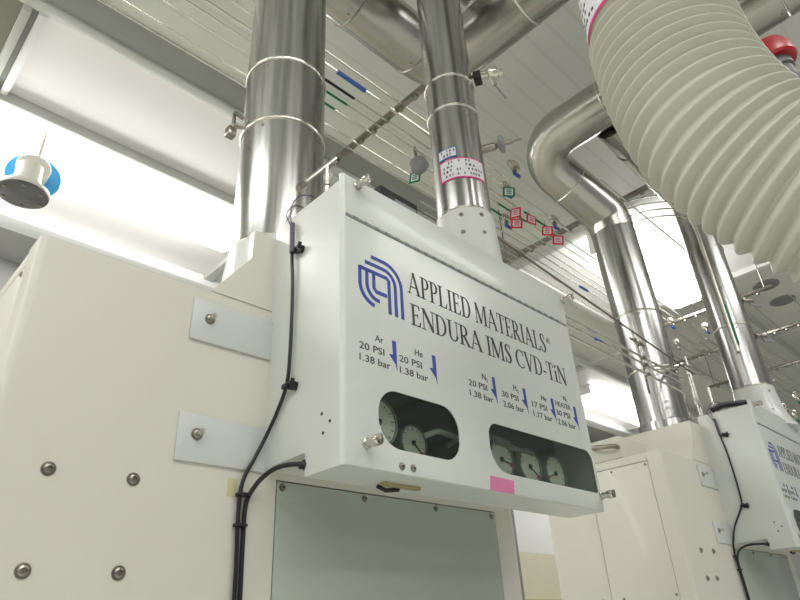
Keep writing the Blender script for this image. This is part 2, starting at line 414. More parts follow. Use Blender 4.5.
# ================================================================== cabinets
def hexbolt(p, d, r, parent, name='bolt', m='bolt'):
    """button head bolt with washer and hex socket"""
    d = Vector(d); p = Vector(p); b = B()
    lathe(b, p, d, [(0,r*1.25),(r*.14,r*1.25),(r*.15,r),(r*.6,r*.86),(r*.75,r*.62),(r*.76,r*.42),(r*.35,r*.40),(r*.34,0)], 18)
    return finish(name, b, M[m], parent)
YB = .975
def cabinet(x0, x1, ztop, label, bolt_xs, hood_back, seams=True):
    t = thing('equipment_cabinet', ((x0+x1)/2, 1.25, -H), label, 'cabinet', 'cream equipment cabinets in a row')
    y1 = 1.515
    finish('body', box(B(), x0+.0062, x1-.003, YB+.0062, y1-.003, -H, ztop-.003), M['gap'], t)
    cx0, cx1, cz = x0+.471, x1-.072, .269
    g = .0022
    # front skin with an opening for the cover panel
    f = flat([(x0+.012,-H+.02),(x1-.002,-H+.02),(x1-.002,ztop-.0005),(x0+.012,ztop-.0005)], [[(cx0-g,-H+.10),(cx1+g,-H+.10),(cx1+g,cz+g),(cx0-g,cz+g)]], .006)
    place(f, (0, YB+.003, 0), (1,0,0), (0,0,1))
    # rounded left edge and top edge
    def quarter(p, axis, L, a0):
        pr = []; q = .012
        for k in range(7):
            a = a0+k/6*PI/2; pr.append((q*math.cos(a), q*math.sin(a)))
        return pr
    s = bmesh.new(); prof = [(x0+.012-.012*math.sin(a), YB+.012-.012*math.cos(a)) for a in [k/6*PI/2 for k in range(7)]]
    ye = YB+(.058 if seams else .0605); prof = prof + [(x0, ye), (x0+.006, ye), (x0+.006, YB+.014), (x0+.012, YB+.006)]
    lo = [s.verts.new((x, y, -H+.02)) for x, y in prof]; hi = [s.verts.new((x, y, ztop-.0005)) for x, y in prof]
    for i in range(len(prof)): j = (i+1) % len(prof); s.faces.new((lo[i], lo[j], hi[j], hi[i]))
    s.faces.new(lo); s.faces.new(hi); bmesh.ops.recalc_face_normals(s, faces=s.faces); merge(f, s)
    finish('front_panel', f, M['cabinet'], t)
    b = B(); box(b, x0+.002, x1, YB+.0055, y1, ztop-.014, ztop, .002); finish('top_panel', b, M['cabinet'], t)
    # left side skin: frame strip and two covers with a seam
    b = B(); box(b, x0, x0+.006, YB+.060, 1.292, -H+.02, ztop-.034, .0006)
    box(b, x0, x0+.006, 1.294, y1-.004, -H+.02, ztop-.034, .0006); box(b, x0, x0+.006, YB+.060, y1-.004, ztop-.032, ztop-.012, .0006)
    sp = finish('side_panel', b, M['cabinet'], t)
    for (y, z) in ((1.19,ztop-.045),(1.045,ztop-.045),(1.045,.10),(1.045,-.5),(1.245,.10),(1.245,-.5),(1.33,ztop-.05),(1.33,.10)):
        hexbolt((x0-.0005, y, z), (-1,0,0), .0042, sp, 'screw')
    # cover panel
    b = B(); box(b, cx0, cx1, YB-.0008, YB+.004, -H+.102, cz, .001); cv = finish('cover_panel', b, M['panel'], t)
    for x in (cx0+.011, cx0+.211, cx0+.423, cx1-.013):
        hexbolt((x, YB-.001, cz-.010), (0,-1,0), .0055, cv, 'screw')
    # hood plate under the big duct
    hx = x0+.299
    pr = [(hx,ztop),(hx+.087,ztop+.115),(hx+.087,ztop+.186),(x1-.30,ztop+.186),(x1-.30,ztop)]
    h = bmesh.new(); a = [h.verts.new((x, YB, z)) for x, z in pr]; c = [h.verts.new((x, hood_back, z)) for x, z in pr]
    h.faces.new(a); h.faces.new(c)
    for i in range(5): j = (i+1) % 5; h.faces.new((a[i], a[j], c[j], c[i]))
    bmesh.ops.recalc_face_normals(h, faces=h.faces); bmesh.ops.bevel(h, geom=list(h.edges), offset=.003, segments=2, affect='EDGES')
    finish('duct_hood', h, M['cabinet'], t)
    for i, (dx, z) in enumerate(bolt_xs):
        hexbolt((x0+dx, YB, z), (0,-1,0), .0082, t, 'button_bolt')
    return t
cab1 = cabinet(.174, 1.353, .608, 'large cream cabinet on the left with four button bolts, carrying the lettered gas box', [(.087,.240),(.209,.240),(.084,.106),(.209,.107)], 1.0, False)
cab2 = cabinet(2.360, 3.55, .600, 'farther cream cabinet at lower right, seen past the lettered gas box', [(.135,.243),(.25,.245),(.127,.148),(.215,.150)], 1.42)

# small service box with a handle on the far cabinet's top
t = thing('service_box', (2.44, 1.30, .592), 'low cream service box with a handle on top of the far cabinet', 'box')
b = B(); box(b, 2.365, 2.6, 1.13, 1.45, .602, .690, .004); finish('housing', b, M['cabinet'], t)
b = B(); sweep(b, fillet([(2.360,1.14,.645),(2.335,1.14,.645),(2.335,1.24,.660),(2.362,1.24,.660)], .012, 5), .009, 12)
finish('handle', b, M['bolt'], t)
b = B()
for y, z in ((1.355,.640),(1.335,.640),(1.345,.655)): cyl(b, (2.362,y,z),(2.3655,y,z), .005)
finish('port_hole', b, M['ink'], t)
b = B(); lathe(b, (2.366,1.29,.655), (-1,0,0), [(0,.017),(.006,.017),(.007,.012),(.002,.011),(.002,0)], 20); finish('bushing', b, M['black'], t)

# ================================================================== gas box
GX, GY, GZ = .613, .747, .247           # front left lower corner
GW = .800
def on_front(bm): return place(bm, (GX, GY-.0006, GZ), (1,0,0), (0,0,1))
gb = thing('gas_box', (GX+GW/2, .86, GZ), 'white gas box nearest the camera with blue logo, lettering and two gauge windows', 'gas box', 'white lettered gas boxes')
def prism_x(bm, pts, x0, x1, bev=0):
    t = bmesh.new(); a = [t.verts.new((x0, y, z)) for y, z in pts]; c = [t.verts.new((x1, y, z)) for y, z in pts]
    t.faces.new(a); t.faces.new(c)
    for i in range(len(a)): j = (i+1) % len(a); t.faces.new((a[i], a[j], c[j], c[i]))
    bmesh.ops.recalc_face_normals(t, faces=t.faces)
    if bev: bmesh.ops.bevel(t, geom=list(t.edges), offset=bev, segments=2, affect='EDGES')
    merge(bm, t)
b = B(); X1 = GX+GW
side = [(GY+.009,GZ),(GY+.100,GZ),(GY+.100,.287),(YB,.285),(YB,.818),(GY+.009,.818)]
prism_x(b, side, GX, GX+.003); prism_x(b, side, X1-.003, X1)
# rounded vertical front corners
for xc, sx in ((GX, 1), (X1, -1)):
    q = .009; pr = [(xc+sx*(q-q*math.cos(a)), GY+q-q*math.sin(a)) for a in [k/6*PI/2 for k in range(7)]] + [(xc+sx*q, GY+.003), (xc+sx*.003, GY+q)]
    s = bmesh.new(); lo = [s.verts.new((x, y, GZ)) for x, y in pr]; hi = [s.verts.new((x, y, .836)) for x, y in pr]
    for i in range(len(pr)): j = (i+1) % len(pr); s.faces.new((lo[i], lo[j], hi[j], hi[i]))
    s.faces.new(lo); s.faces.new(hi); bmesh.ops.recalc_face_normals(s, faces=s.faces); merge(b, s)
box(b, GX+.003, X1-.003, GY+.004, YB, .815, .818)                       # top
box(b, GX+.003, X1-.003, GY+.002, GY+.100, GZ, GZ+.003)                 # bottom
box(b, GX+.003, X1-.003, GY+.097, GY+.100, GZ+.003, .287)               # step
box(b, GX+.003, X1-.003, GY+.097, YB, .284, .287)
finish('housing', b, M['box'], gb)
b = B(); box(b, GX+.004, X1-.004, YB-.008, YB-.001, .289, .814); box(b, GX+.004, X1-.004, GY+.094, GY+.0965, GZ+.004, .29); finish('interior_plate', b, M['inside'], gb)
# front plate: door with two windows, strip over the hinge
w1 = rrect(.079, .289, .042, .147, [.050,.045,.045,.047], 10)
w2 = [p for p in rrect(.382, .785, .040, .141, [.050,.008,.028,.030], 10)]
f = flat(rrect(.009, GW-.009, .001, .484, .001, 2), [w1, w2], .003, .0006)
finish('door_plate', place(f, (GX, GY+.0012, GZ), (1,0,0), (0,0,1)), M['box'], gb)
f = flat([(.009,.492),(GW-.009,.492),(GW-.009,.588),(.009,.588)], [], .003, .0006)
finish('top_plate', place(f, (GX, GY+.0012, GZ), (1,0,0), (0,0,1)), M['box'], gb)
b = B(); cyl(b, (GX+.01, GY+.002, GZ+.488), (X1-.01, GY+.002, GZ+.488), .0032, seg=10)
for k in range(26):
    x = GX+.03+k*.0285; cyl(b, (x, GY+.001, GZ+.488), (x+.010, GY+.001, GZ+.488), .0046, seg=8)
finish('piano_hinge', b, M['greyk'], gb)
for w, nm in ((w1,'window_pane'), (w2,'window_pane')):
    xs = [p[0] for p in w]; ys = [p[1] for p in w]
    f = flat(rrect(min(xs)-.008, max(xs)+.006, min(ys)-.008, max(ys)+.008, .01, 3), [], .002)
    finish(nm, place(f, (GX, GY+.0042, GZ), (1,0,0), (0,0,1)), M['glass'], gb)
# logo
LT = .0006; b = B(); W = .0082
def arcp(cx, cy, r, a0, a1, n=8): return [(cx+r*math.cos(math.radians(a0+(a1-a0)*k/n)), cy+r*math.sin(math.radians(a0+(a1-a0)*k/n))) for k in range(n+1)]
stroke(b, [(.072,.4135),(.100,.4135)]+arcp(.105,.367,.0465,85,0)+[(.1515,.301)], W, LT)
stroke(b, [(.056,.3965),(.100,.3965)]+arcp(.104,.366,.0305,85,0)+[(.1345,.301)], W, LT)
stroke(b, [(.0415,.3796),(.112,.3796),(.1175,.374),(.1175,.301)], W, LT)
stroke(b, [(.0425,.382),(.0425,.345)]+arcp(.0835,.347,.041,185,262)[:], W, LT)
stroke(b, [(.0600,.380),(.0600,.347)]+arcp(.0890,.349,.029,185,275), W, LT)
stroke(b, [(.0775,.380),(.0775,.345),(.084,.3385),(.111,.3385)], W, LT)
finish('logo', on_front(b), M['blue'], gb)['label'] = 'blue logo of nested bands'
# title
def put(bm, u, v, m='ink', name='lettering', label=None):
    bmesh.ops.translate(bm, verts=bm.verts, vec=(u, v, 0)); o = finish(name, on_front(bm), M[m], gb, smooth=20)
    if label: o['label'] = label
put(serif_line('APPLIED MATERIALS', .492, .0515), .171, .3700, label='black serif lettering reading APPLIED MATERIALS')
put(serif_line('ENDURA IMS CVD-TiN', .560, .0475), .1735, .2985, label='black serif lettering reading ENDURA IMS CVD-TiN')
b = B(); stroke(b, arcp(0, 0, .0072, 0, 360, 20), .0012, LT); tr = text_bm('R', h=.0075); bmesh.ops.translate(tr, verts=tr.verts, vec=(-.003,-.0037,0)); merge(b, tr)
put(b, .677, .4095, name='registered_mark')
# pressure legends
def arrow(u, v, h=.059, w=.019):
    b = B(); poly_prism(b, [(u-.010,v+h),(u,v+h),(u,v),(u-.003,v+.012),(u-.019,v+.029),(u-.009,v+.0305)], LT); finish('arrow', on_front(b), M['blue'], gb, smooth=20)
def legend(x, xr, gas, sub, psi, bar, gx, extra=None, ax=None, w1_=None):
    put(text_bm(psi, w=w1_ or .060, h=.0135), x, .2095); put(text_bm(bar, w=xr-x, h=.0135), x, .1865)
    if extra:
        put(text_bm(extra, w=.066, h=.0125), x+.003, .2335); put(text_bm(gas, h=.0125), gx, .2545)
        if sub: put(text_bm(sub, h=.007), gx+.0125, .2520)
    else:
        put(text_bm(gas, h=.0135), gx, .2335)
        if sub: put(text_bm(sub, h=.008), gx+.0135, .2295)
    arrow(ax, .188)
legend(.038, .112, 'Ar', '', '20 PSI', '1.38 bar', .076, ax=.129)
legend(.136, .211, 'He', '', '20 PSI', '1.38 bar', .179, ax=.237)
legend(.335, .411, 'N', '2', '20 PSI', '1.38 bar', .382, ax=.426)
legend(.446, .522, 'H', '2', '30 PSI', '2.06 bar', .492, ax=.538)
legend(.558, .633, 'He', '', '17 PSI', '1.17 bar', .600, ax=.651)
legend(.657, .734, 'N', '2', '30 PSI', '2.06 bar', .700, 'HEATER', ax=.750)
# pink sticker, latches, screws, brass strip
f = flat([(.365,.001),(.442,.001),(.446,.028),(.370,.029)], [], .0006); finish('sticker', place(f, (GX, GY-.0008, GZ), (1,0,0), (0,0,1)), M['pink'], gb)['label'] = 'plain pink sticker'
def latch(u, v):
    p = Vector((GX+u, GY, GZ+v)); b = B()
    lathe(b, p, (0,-1,0), [(0,.0095),(.004,.0095),(.005,.0075),(.018,.0075),(.019,.0095),(.030,.0100),(.033,.0085),(.0335,0)], 20)
    o = finish('latch', b, M['bright'], gb)
    c = B(); box(c, p.x-.0022, p.x+.0022, p.y-.038, p.y-.032, p.z-.009, p.z+.009, .001); finish('latch_slot', c, M['bolt'], o)
for u, v in ((.040,.572),(.792,.566),(.050,.040),(.790,.034)): latch(u, v)
for u in (.129,.156): hexbolt((GX+u, GY, GZ+.014), (0,-1,0), .0055, gb, 'screw')
b = B(); box(b, GX+.135, GX+.225, GY+.050, GY+.062, GZ-.006, GZ, .001); finish('bottom_strip', b, M['brass'], gb)
b = B(); sweep(b, [(GX+.135,GY+.068,GZ-.006),(GX+.155,GY+.07,GZ-.010),(GX+.185,GY+.068,GZ-.006)], .004, 10); finish('bottom_grommet', b, M['black'], gb)
b = B()
for y, z in ((.802,.343),(.780,.325),(.798,.309)): cyl(b, (GX-.0006,y,z), (GX+.0004,y,z), .0030, seg=12)
finish('side_hole', b, M['ink'], gb)
# mounting tabs on the cabinet face
for z0, z1 in ((.499,.583),(.279,.361)):
    b = B(); box(b, .4415, GX+.001, YB-.006, YB, z0, z1, .0012); tb = finish('mounting_tab', b, M['bracket'], gb)
    zc = z0+.047; hexbolt((.476, YB-.006, zc), (0,-1,0), .0085, tb, 'bolt')
    b = B(); lathe(b, (.476, YB-.009, zc), (.05,-1,.05), [(0,.0042),(.012,.0042),(.0122,.0055),(.016,.0052),(.0165,0)], 12); finish('stud', b, M['bright'], tb)
# gauges
def gauge(x, z, y, r, ang):
    g = finish('pressure_gauge', lathe(B(), (x,y+.03,z), (0,-1,0), [(0,r*.8),(.005,r),(.03,r),(.032,r*.97),(.0322,r*.90),(.029,r*.89)], 32, cap=False), M['greyk'], gb)
    finish('dial', lathe(B(), (x,y+.003,z), (0,-1,0), [(0,r*.93),(.001,r*.93)], 32), M['dial'], g)
    t2 = B()
    for k in range(11):
        a = math.radians(225-27*k); cx, cz = x+math.cos(a)*r*.76, z+math.sin(a)*r*.76
        box(t2, cx-r*.07, cx+r*.07, y+.0012, y+.0019, cz-.0006, cz+.0006, rot=Matrix.Rotation(-a, 4, 'Y'))
    finish('scale_marks', t2, M['ink'], g)
    nb = B(); box(nb, x-r*.15, x+r*.68, y-.0005, y+.0008, z-.001, z+.001, rot=Matrix.Rotation(-math.radians(ang), 4, 'Y'), piv=(x,y,z)); lathe(nb, (x,y+.001,z), (0,-1,0), [(0,r*.12),(.003,r*.12)], 14)
    finish('needle', nb, M['ink'], g)
    rb = B(); a = math.radians(ang); cx, cz = x+math.cos(a)*r*.80, z+math.sin(a)*r*.80; box(rb, cx-.003, cx+.003, y-.0006, y+.0008, cz-.003, cz+.003)
    finish('red_marker', rb, M['tagred'], g)
for x, z, y, r, a in ((.735,.350,.792,.046,120),(.842,.334,.812,.036,-40),(1.095,.335,.795,.043,-10),(1.200,.334,.795,.043,-35),(1.305,.332,.797,.043,200)): gauge(x, z, y, r, a)
b = B(); sweep(b, fillet([(.86,.83,.345),(.90,.80,.365),(.96,.80,.36),(.99,.86,.36)], .02, 5), .006, 10); finish('inner_tube', b, M['dial'], gb)
b = B(); cyl(b, (1.00,.80,.385), (1.13,.80,.378), .008); cyl(b, (1.08,.80,.372), (1.22,.80,.366), .007); finish('inner_tube', b, M['greyk'], gb)
b = B(); box(b, GX+.01, X1-.01, .85, .858, .29, .70); finish('interior_panel', b, M['inside'], gb)
# flat cable clips on the side
for y, z in ((.886,.713),(.893,.419)):
    b = B(); box(b, GX-.010, GX, y-.020, y+.006, z-.008, z+.008, .002, rot=Matrix.Rotation(.35, 4, 'X')); box(b, GX-.016, GX-.006, y-.004, y+.012, z-.005, z+.005, .002)
    cyl(b, (GX-.012, y-.014, z-.002), (GX-.012, y-.020, z+.009), .004, seg=10)
    finish('cable_clip', b, M['black'], gb)

# black sensor block on top of the box
t = thing('switch_block', (.83,.82,.818), 'small black switch block with a pale label on top of the near gas box', 'switch')
b = B(); box(b, .755, .875, .785, .845, .819, .905, .004); finish('body', b, M['black'], t)
b = B(); box(b, .80, .868, .7838, .7852, .845, .885, .0004); finish('label_plate', b, M['greyk'], t)

gb2 = dup(gb, (2.235, 0, 0), 'second white gas box at the right edge with a glare on its side')
# ================================================================== cables
def cable(off, label1, label2):
    ox = off
    p = [(GX-.008,.903,.775),(GX-.008,.899,.70),(GX-.008,.893,.64),(GX-.008,.891,.56),(GX-.008,.892,.48),(GX-.008,.898,.425),(GX-.006,.925,.385),(GX-.010,.950,.345),(.587,.962,.300),(.568,.966,.255),(.565,.966,.19),(.569,.966,.07),(.571,.966,-.3),(.571,.966,-.9),(.571,.966,-H)]
    p = [(x+ox,y,z) for x, y, z in p]
    t = thing('sensor_cable', (.571+ox,.966,-H), label1, 'cable', 'black cables running down the gas boxes')
    finish('jacket', sweep(B(), smooth_path(p, 6), .0036, 10), M['black'], t)
    for q in ([(GX-.008,.903,.77),(GX-.008,.915,.80),(GX-.010,.925,.826),(GX-.002,.905,.842),(GX+.03,.895,.838),(GX+.07,.88,.822)], [(GX-.007,.902,.77),(GX-.010,.906,.80),(GX-.006,.910,.845),(GX+.01,.89,.868),(GX+.06,.87,.860),(GX+.11,.86,.822)]):
        finish('wire', sweep(B(), smooth_path([(x+ox,y,z) for x, y, z in q], 6), .0014, 8), M['purple'], t)
    finish('sleeve', sweep(B(), [(GX-.008+ox,.903,.79),(GX-.008+ox,.900,.715)], .0056, 10), M['purple'], t)
    for x, y, z in ((.566,.966,.235),(.566,.966,.185)):
        finish('cable_tie', lathe(B(), (x+.004+ox,y,z), (0,0,1), [(-.002,.0125),(.002,.0125)], 14), M['black'], t)
    q = [(GX+.004,.8455,.268),(GX-.010,.852,.268),(GX-.014,.875,.271),(GX-.014,.905,.273),(GX-.016,.935,.268),(.590,.958,.252),(.578,.966,.22),(.577,.966,.15),(.579,.966,.05),(.580,.966,-.3),(.580,.966,-H)]
    t = thing('power_cable', (.58+ox,.966,-H), label2, 'cable', 'black cables entering the gas boxes from below')
    finish('jacket', sweep(B(), smooth_path([(x+ox,y,z) for x, y, z in q], 6), .0042, 10), M['black'], t)
    finish('cable_gland', lathe(B(), (GX+.004+ox,.8465,.268), (-.3,1,0), [(0,.009),(.006,.009),(.007,.006),(.014,.006)], 12), M['black'], t)
cable(0, 'black sensor cable clipped down the left side of the near gas box', 'short black cable curving into the underside notch of the near gas box')
cable(2.235, 'black sensor cable down the glaring side of the far gas box', 'black cable curving into the underside of the far gas box')
tag(finish('tape_patch', box(B(), .545, .562, YB-.0009, YB, .232, .262, .0002), M['yellow']), 'small yellow tape patch beside the cable tie on the near cabinet', 'tape')
tag(finish('wire_bundle', sweep(B(), smooth_path([(2.86,.905,.835),(2.90,.87,.855),(2.95,.83,.862),(3.02,.80,.872),(3.10,.79,.862),(3.14,.80,.824)], 6), .013, 10), M['black']), 'thick black wire bundle lying on top of the far gas box', 'wires')

# ================================================================== ducts
def band(p, d, r, parent, w=.006, m='bright', screws=2, name='joint_band', phase=0.0):
    d = Vector(d).normalized(); p = Vector(p); b = B()
    lathe(b, p-d*w, d, [(0,r+.0005),(.0015,r+.003),(w-.001,r+.0045),(w+.001,r+.0045),(2*w-.0015,r+.003),(2*w,r+.0005)], 48, cap=False)
    o = finish(name, b, M[m], parent); u, v = frame(d)
    for k in range(screws*2):
        a = phase+2*PI*k/(screws*2); q = p-d*.022+(u*math.cos(a)+v*math.sin(a))*r
        c = (u*math.cos(a)+v*math.sin(a)); finish('rivet', lathe(B(), q, c, [(0,.0045),(.002,.0045),(.0035,.002)], 8), M['bolt'], o)
    return o
def duct(name, label, root, path, r, mat_='steel_h', **k): ...
# --- big duct of the near cabinet: up, over to the right, then towards the viewer
BX, BY = .727, 1.15
d1 = thing('exhaust_duct', (BX, BY, .60), 'fat stainless duct rising behind the near gas box, nearest to the left', 'duct')
cb = B(); lathe(cb, (BX,BY,.6095), (0,0,1), [(0,.132),(.19,.128),(.26,.120)], 48); finish('base_collar', cb, M['collar'], d1)
finish('pipe', sweep(B(), [(BX,BY,.865),(BX,BY,1.30),(BX,BY,1.75),(BX,BY,1.99)], .1165, 56), M['steel'], d1)
DZ = 2.185
pth = fillet([(BX,BY,1.985),(BX,BY,DZ),(1.50,BY,DZ),(1.50,-.35,DZ)], [.15,.13], 9)
finish('bend', sweep(B(), pth, .115, 48), M['steel_h'], d1)
for z, s in ((.868,3),(1.255,2),(1.49,2)): band((BX,BY,z), (0,0,1), .1165, d1, .006, 'bright', s, phase=.5)
band((1.0,BY,DZ), (1,0,0), .115, d1, .003, 'bolt'); band((1.335,BY,DZ), (1,0,0), .115, d1, .003, 'bolt'); band((1.50,.70,DZ), (0,-1,0), .115, d1, .005, 'tube'); band((1.50,.28,DZ), (0,-1,0), .115, d1, .005, 'tube')
b = B(); cyl(b, (BX-.118,BY+.02,1.27), (BX-.145,BY+.03,1.27), .008); box(b, BX-.165, BX-.140, BY+.01, BY+.035, 1.215, 1.245, .004); box(b, BX-.150, BX-.142, BY+.02, BY+.03, 1.235, 1.31, .002)
cyl(b, (BX-.120,BY+.02,1.30), (BX-.150,BY+.02,1.305), .006)
finish('side_clasp', b, M['bolt'], d1)
# --- slim duct on the near gas box
MX, MY = 1.155, .86
d2 = thing('exhaust_duct', (MX, MY, .818), 'slimmer stainless duct with red and blue bordered labels on top of the near gas box', 'duct')
cb = B(); lathe(cb, (MX,MY,.819), (0,0,1), [(0,.094),(.02,.089),(.205,.080)], 48)
co = finish('base_collar', cb, M['collar'], d2)
for a in (-2.6,-1.9,-.6):
    for z in (1.0, .94):
        c = Vector((math.cos(a), math.sin(a), 0)); hexbolt(Vector((MX,MY,z))+c*(.0800+(1.02-z)*.04), c, .0055, co, 'screw')
finish('pipe', sweep(B(), [(MX,MY,1.02),(MX,MY,1.5),(MX,MY,2.12)], .0765, 48), M['steel'], d2)
finish('bend', sweep(B(), fillet([(MX,MY,2.11),(MX,MY,2.33),(1.44,MY,2.33),(1.50,MY-.03,2.20)], [.11,.05], 8), .0755, 40), M['steel_h'], d2)
for z, s in ((1.028,3),(1.415,2),(1.545,1)): band((MX,MY,z), (0,0,1), .0765, d2, .005, 'bright', s, phase=.9)
band((1.36,MY,2.33), (1,0,0), .0755, d2, .004, 'bolt')
def wrap(parent, x, y, r, a0, a1, z0, z1, m, name, slope=0, n=14, dr=.0):
    """a label wrapped round a vertical pipe"""
    t = bmesh.new(); q = []
    for k in range(n+1):
        a = a0+(a1-a0)*k/n; s = slope*k/n
        for rr in (r+.0008+dr, r+.0014+dr): q.append([t.verts.new((x+rr*math.cos(a), y+rr*math.sin(a), z+s)) for z in (z0, z1)])
    for k in range(n):
        i0, o0, i1, o1 = q[2*k], q[2*k+1], q[2*k+2], q[2*k+3]
        t.faces.new((o0[0],o1[0],o1[1],o0[1])); t.faces.new((i0[0],i0[1],i1[1],i1[0])); t.faces.new((i0[0],i1[0],o1[0],o0[0])); t.faces.new((i0[1],o0[1],o1[1],i1[1]))
    t.faces.new((q[0][0],q[0][1],q[1][1],q[1][0])); t.faces.new((q[-2][0],q[-1][0],q[-1][1],q[-2][1]))
    bmesh.ops.recalc_face_normals(t, faces=t.faces)
    return finish(name, t, m, parent)
def marks(parent, x, y, r, a0, a1, rows, dr, seed, hh=.006):
    rnd = random.Random(seed); b = B()
    for z, f in rows:
        a = a0
        while a < a1:
            w = rnd.uniform(.05,.13)
            if rnd.random() < f:
                aa = a+w/2; c = Vector((x+(r+.0018+dr)*math.cos(aa), y+(r+.0018+dr)*math.sin(aa), z))
                for k in range(2):
                    dz = rnd.uniform(-hh,hh)*.6; box(b, c.x-r*w*.32, c.x+r*w*.32, c.y-.0004, c.y+.0004, c.z+dz-.0012, c.z+dz+.0012, rot=Matrix.Rotation(aa+PI/2, 4, 'Z'))
                box(b, c.x-.001, c.x+.001, c.y-.0004, c.y+.0004, c.z-hh*.7, c.z+hh*.7, rot=Matrix.Rotation(aa+PI/2, 4, 'Z'))
            a += w+.03
    return finish('print', b, M['ink'], parent)
lb = wrap(d2, MX, MY, .0765, -3.25, -1.42, 1.128, 1.202, M['magenta'], 'red_bordered_label'); lb['label'] = 'red bordered white label'
wrap(lb, MX, MY, .0765, -3.20, -1.46, 1.133, 1.197, M['paper'], 'label_sheet', dr=.001)
marks(lb, MX, MY, .0765, -3.1, -1.6, ((1.189,.35),(1.174,.7),(1.159,.6),(1.143,.45)), .001, 3)
lb = wrap(d2, MX, MY, .0765, -3.25, -2.50, 1.208, 1.246, M['bluep'], 'blue_bordered_label'); lb['label'] = 'blue bordered white label'
wrap(lb, MX, MY, .0765, -3.22, -2.53, 1.212, 1.242, M['paper'], 'label_sheet', dr=.001)
marks(lb, MX, MY, .0765, -3.15, -2.6, ((1.234,.8),(1.220,.8)), .001, 5)
# sampling ports
b = B(); p = Vector((MX+.066,MY-.04,1.635)); d = Vector((.55,-.55,.10)).normalized()
lathe(b, p, d, [(0,.014),(.07,.014)], 16); finish('sampling_port', b, M['bright'], d2)
pt = finish('clamp', lathe(B(), p+d*.062, d, [(0,.020),(.004,.022),(.030,.022),(.034,.018),(.036,.012),(.050,.012)], 16), M['tube'], d2)
finish('clamp_screw', sweep(B(), [p+d*.075+Vector((0,0,-.02)), p+d*.08+Vector((.005,0,-.05))], .007, 10), M['bolt'], pt)
finish('clamp_pin', sweep(B(), [p+d*.08+Vector((.005,0,-.05)), p+d*.10+Vector((.02,0,-.105))], .0035, 8), M['greyk'], pt)
b = B(); box(b, MX+.045, MX+.085, MY-.085, MY-.060, 1.585, 1.615, .002, rot=Matrix.Rotation(.5, 4, 'Z')); finish('black_block', b, M['black'], d2)
p = Vector((MX+.062,MY-.045,1.305)); d = Vector((.45,-.7,.10)).normalized()
pt = finish('valve_stem', lathe(B(), p, d, [(0,.013),(.045,.013),(.05,.008),(.10,.008),(.101,.004),(.125,.004)], 14), M['bolt'], d2)
finish('round_knob', lathe(B(), p+d*.055, d, [(0,.010),(.003,.026),(.016,.028),(.020,.022),(.021,.008)], 20), M['greyk'], pt)

# --- ducts of the far cabinet
PX, PY = 2.925, 1.15
d3 = thing('exhaust_duct', (PX, PY, .59), 'stainless duct with a swan-neck bend rising behind the far gas box', 'duct')
cb = B(); lathe(cb, (PX,PY,.78), (0,0,1), [(0,.128),(.06,.124)], 48); finish('base_collar', cb, M['steel'], d3)
finish('pipe', sweep(B(), [(PX,PY,.83),(PX,PY,1.4),(PX-.03,PY,1.96)], .1165, 48), M['steel'], d3)
pth = fillet([(PX-.03,PY,1.95),(PX-.055,PY,2.045),(2.37,PY+.12,2.315),(2.37,-.9,2.315)], [.12,.17], 9)
finish('bend', sweep(B(), pth, .118, 44), M['steel_h'], d3)
for z, s in ((.835,3),(1.10,2),(1.41,2)): band((PX,PY,z), (0,0,1), .1165, d3, .006, 'bright', s, phase=.5)
band((PX-.035,PY,2.0), (0,0,1), .117, d3, .005, 'bright', 1); band((2.62,PY+.06,2.18), (-.5,.12,.27), .118, d3, .004, 'tube', 1); band((2.37,.80,2.315), (0,-1,0), .118, d3, .004, 'tube', 2); band((2.37,.0,2.315), (0,-1,0), .118, d3, .004, 'tube', 2)
QX, QY = 3.41, .86
d4 = thing('exhaust_duct', (QX, QY, .818), 'farthest stainless duct at right, bending left behind the cream hose', 'duct')
cb = B(); lathe(cb, (QX,QY,.819), (0,0,1), [(0,.145),(.04,.125),(.10,.105),(.22,.094)], 48)
co = finish('base_collar', cb, M['collar'], d4)
hexbolt((QX-.075,QY-.075,.90), (-.7,-.7,0), .008, co, 'screw'); hexbolt((QX-.05,QY-.083,1.0), (-.5,-.85,0), .006, co, 'screw')
finish('pipe', sweep(B(), [(QX,QY,1.03),(QX,QY,1.5),(QX-.01,QY,2.06)], .0915, 44), M['steel'], d4)
finish('bend', sweep(B(), fillet([(QX-.01,QY,2.05),(QX-.01,QY,2.24),(2.50,QY,2.30)], [.10], 8), .0905, 40), M['steel_h'], d4)
for z, s in ((1.04,3),(1.38,2),(1.87,1)): band((QX,QY,z), (0,0,1), .0915, d4, .005, 'bright' if z < 1.8 else 'bolt', s, phase=.5)
band((2.72,QY,2.285), (1,0,0), .0905, d4, .005, 'bolt', 1)
band((3.05,QY,2.263), (1,0,0), .0905, d4, .003, 'tube', 1)
finish('thermometer_strip', sweep(B(), [(QX-.088,QY-.03,1.50),(QX-.088,QY-.03,1.26)], .006, 8), M['green'], d4)
finish('drain_tube', sweep(B(), [(QX-.10,QY-.02,2.02),(QX-.104,QY-.02,1.7),(QX-.103,QY-.02,1.22)], .009, 10), M['tube'], d4)
for z in (1.36,1.58):
    p = Vector((QX+.085,QY-.03,z)); d = Vector((.8,-.55,.05)).normalized()
    pt = finish('side_port', lathe(B(), p, d, [(0,.014),(.05,.014),(.052,.022),(.062,.022),(.064,.012),(.13,.012)], 14), M['bolt'], d4)
    finish('port_lever', sweep(B(), [p+d*.10, p+d*.11+Vector((0,0,-.03)), p+d*.18+Vector((0,0,-.035))], .006, 8), M['greyk'], pt)

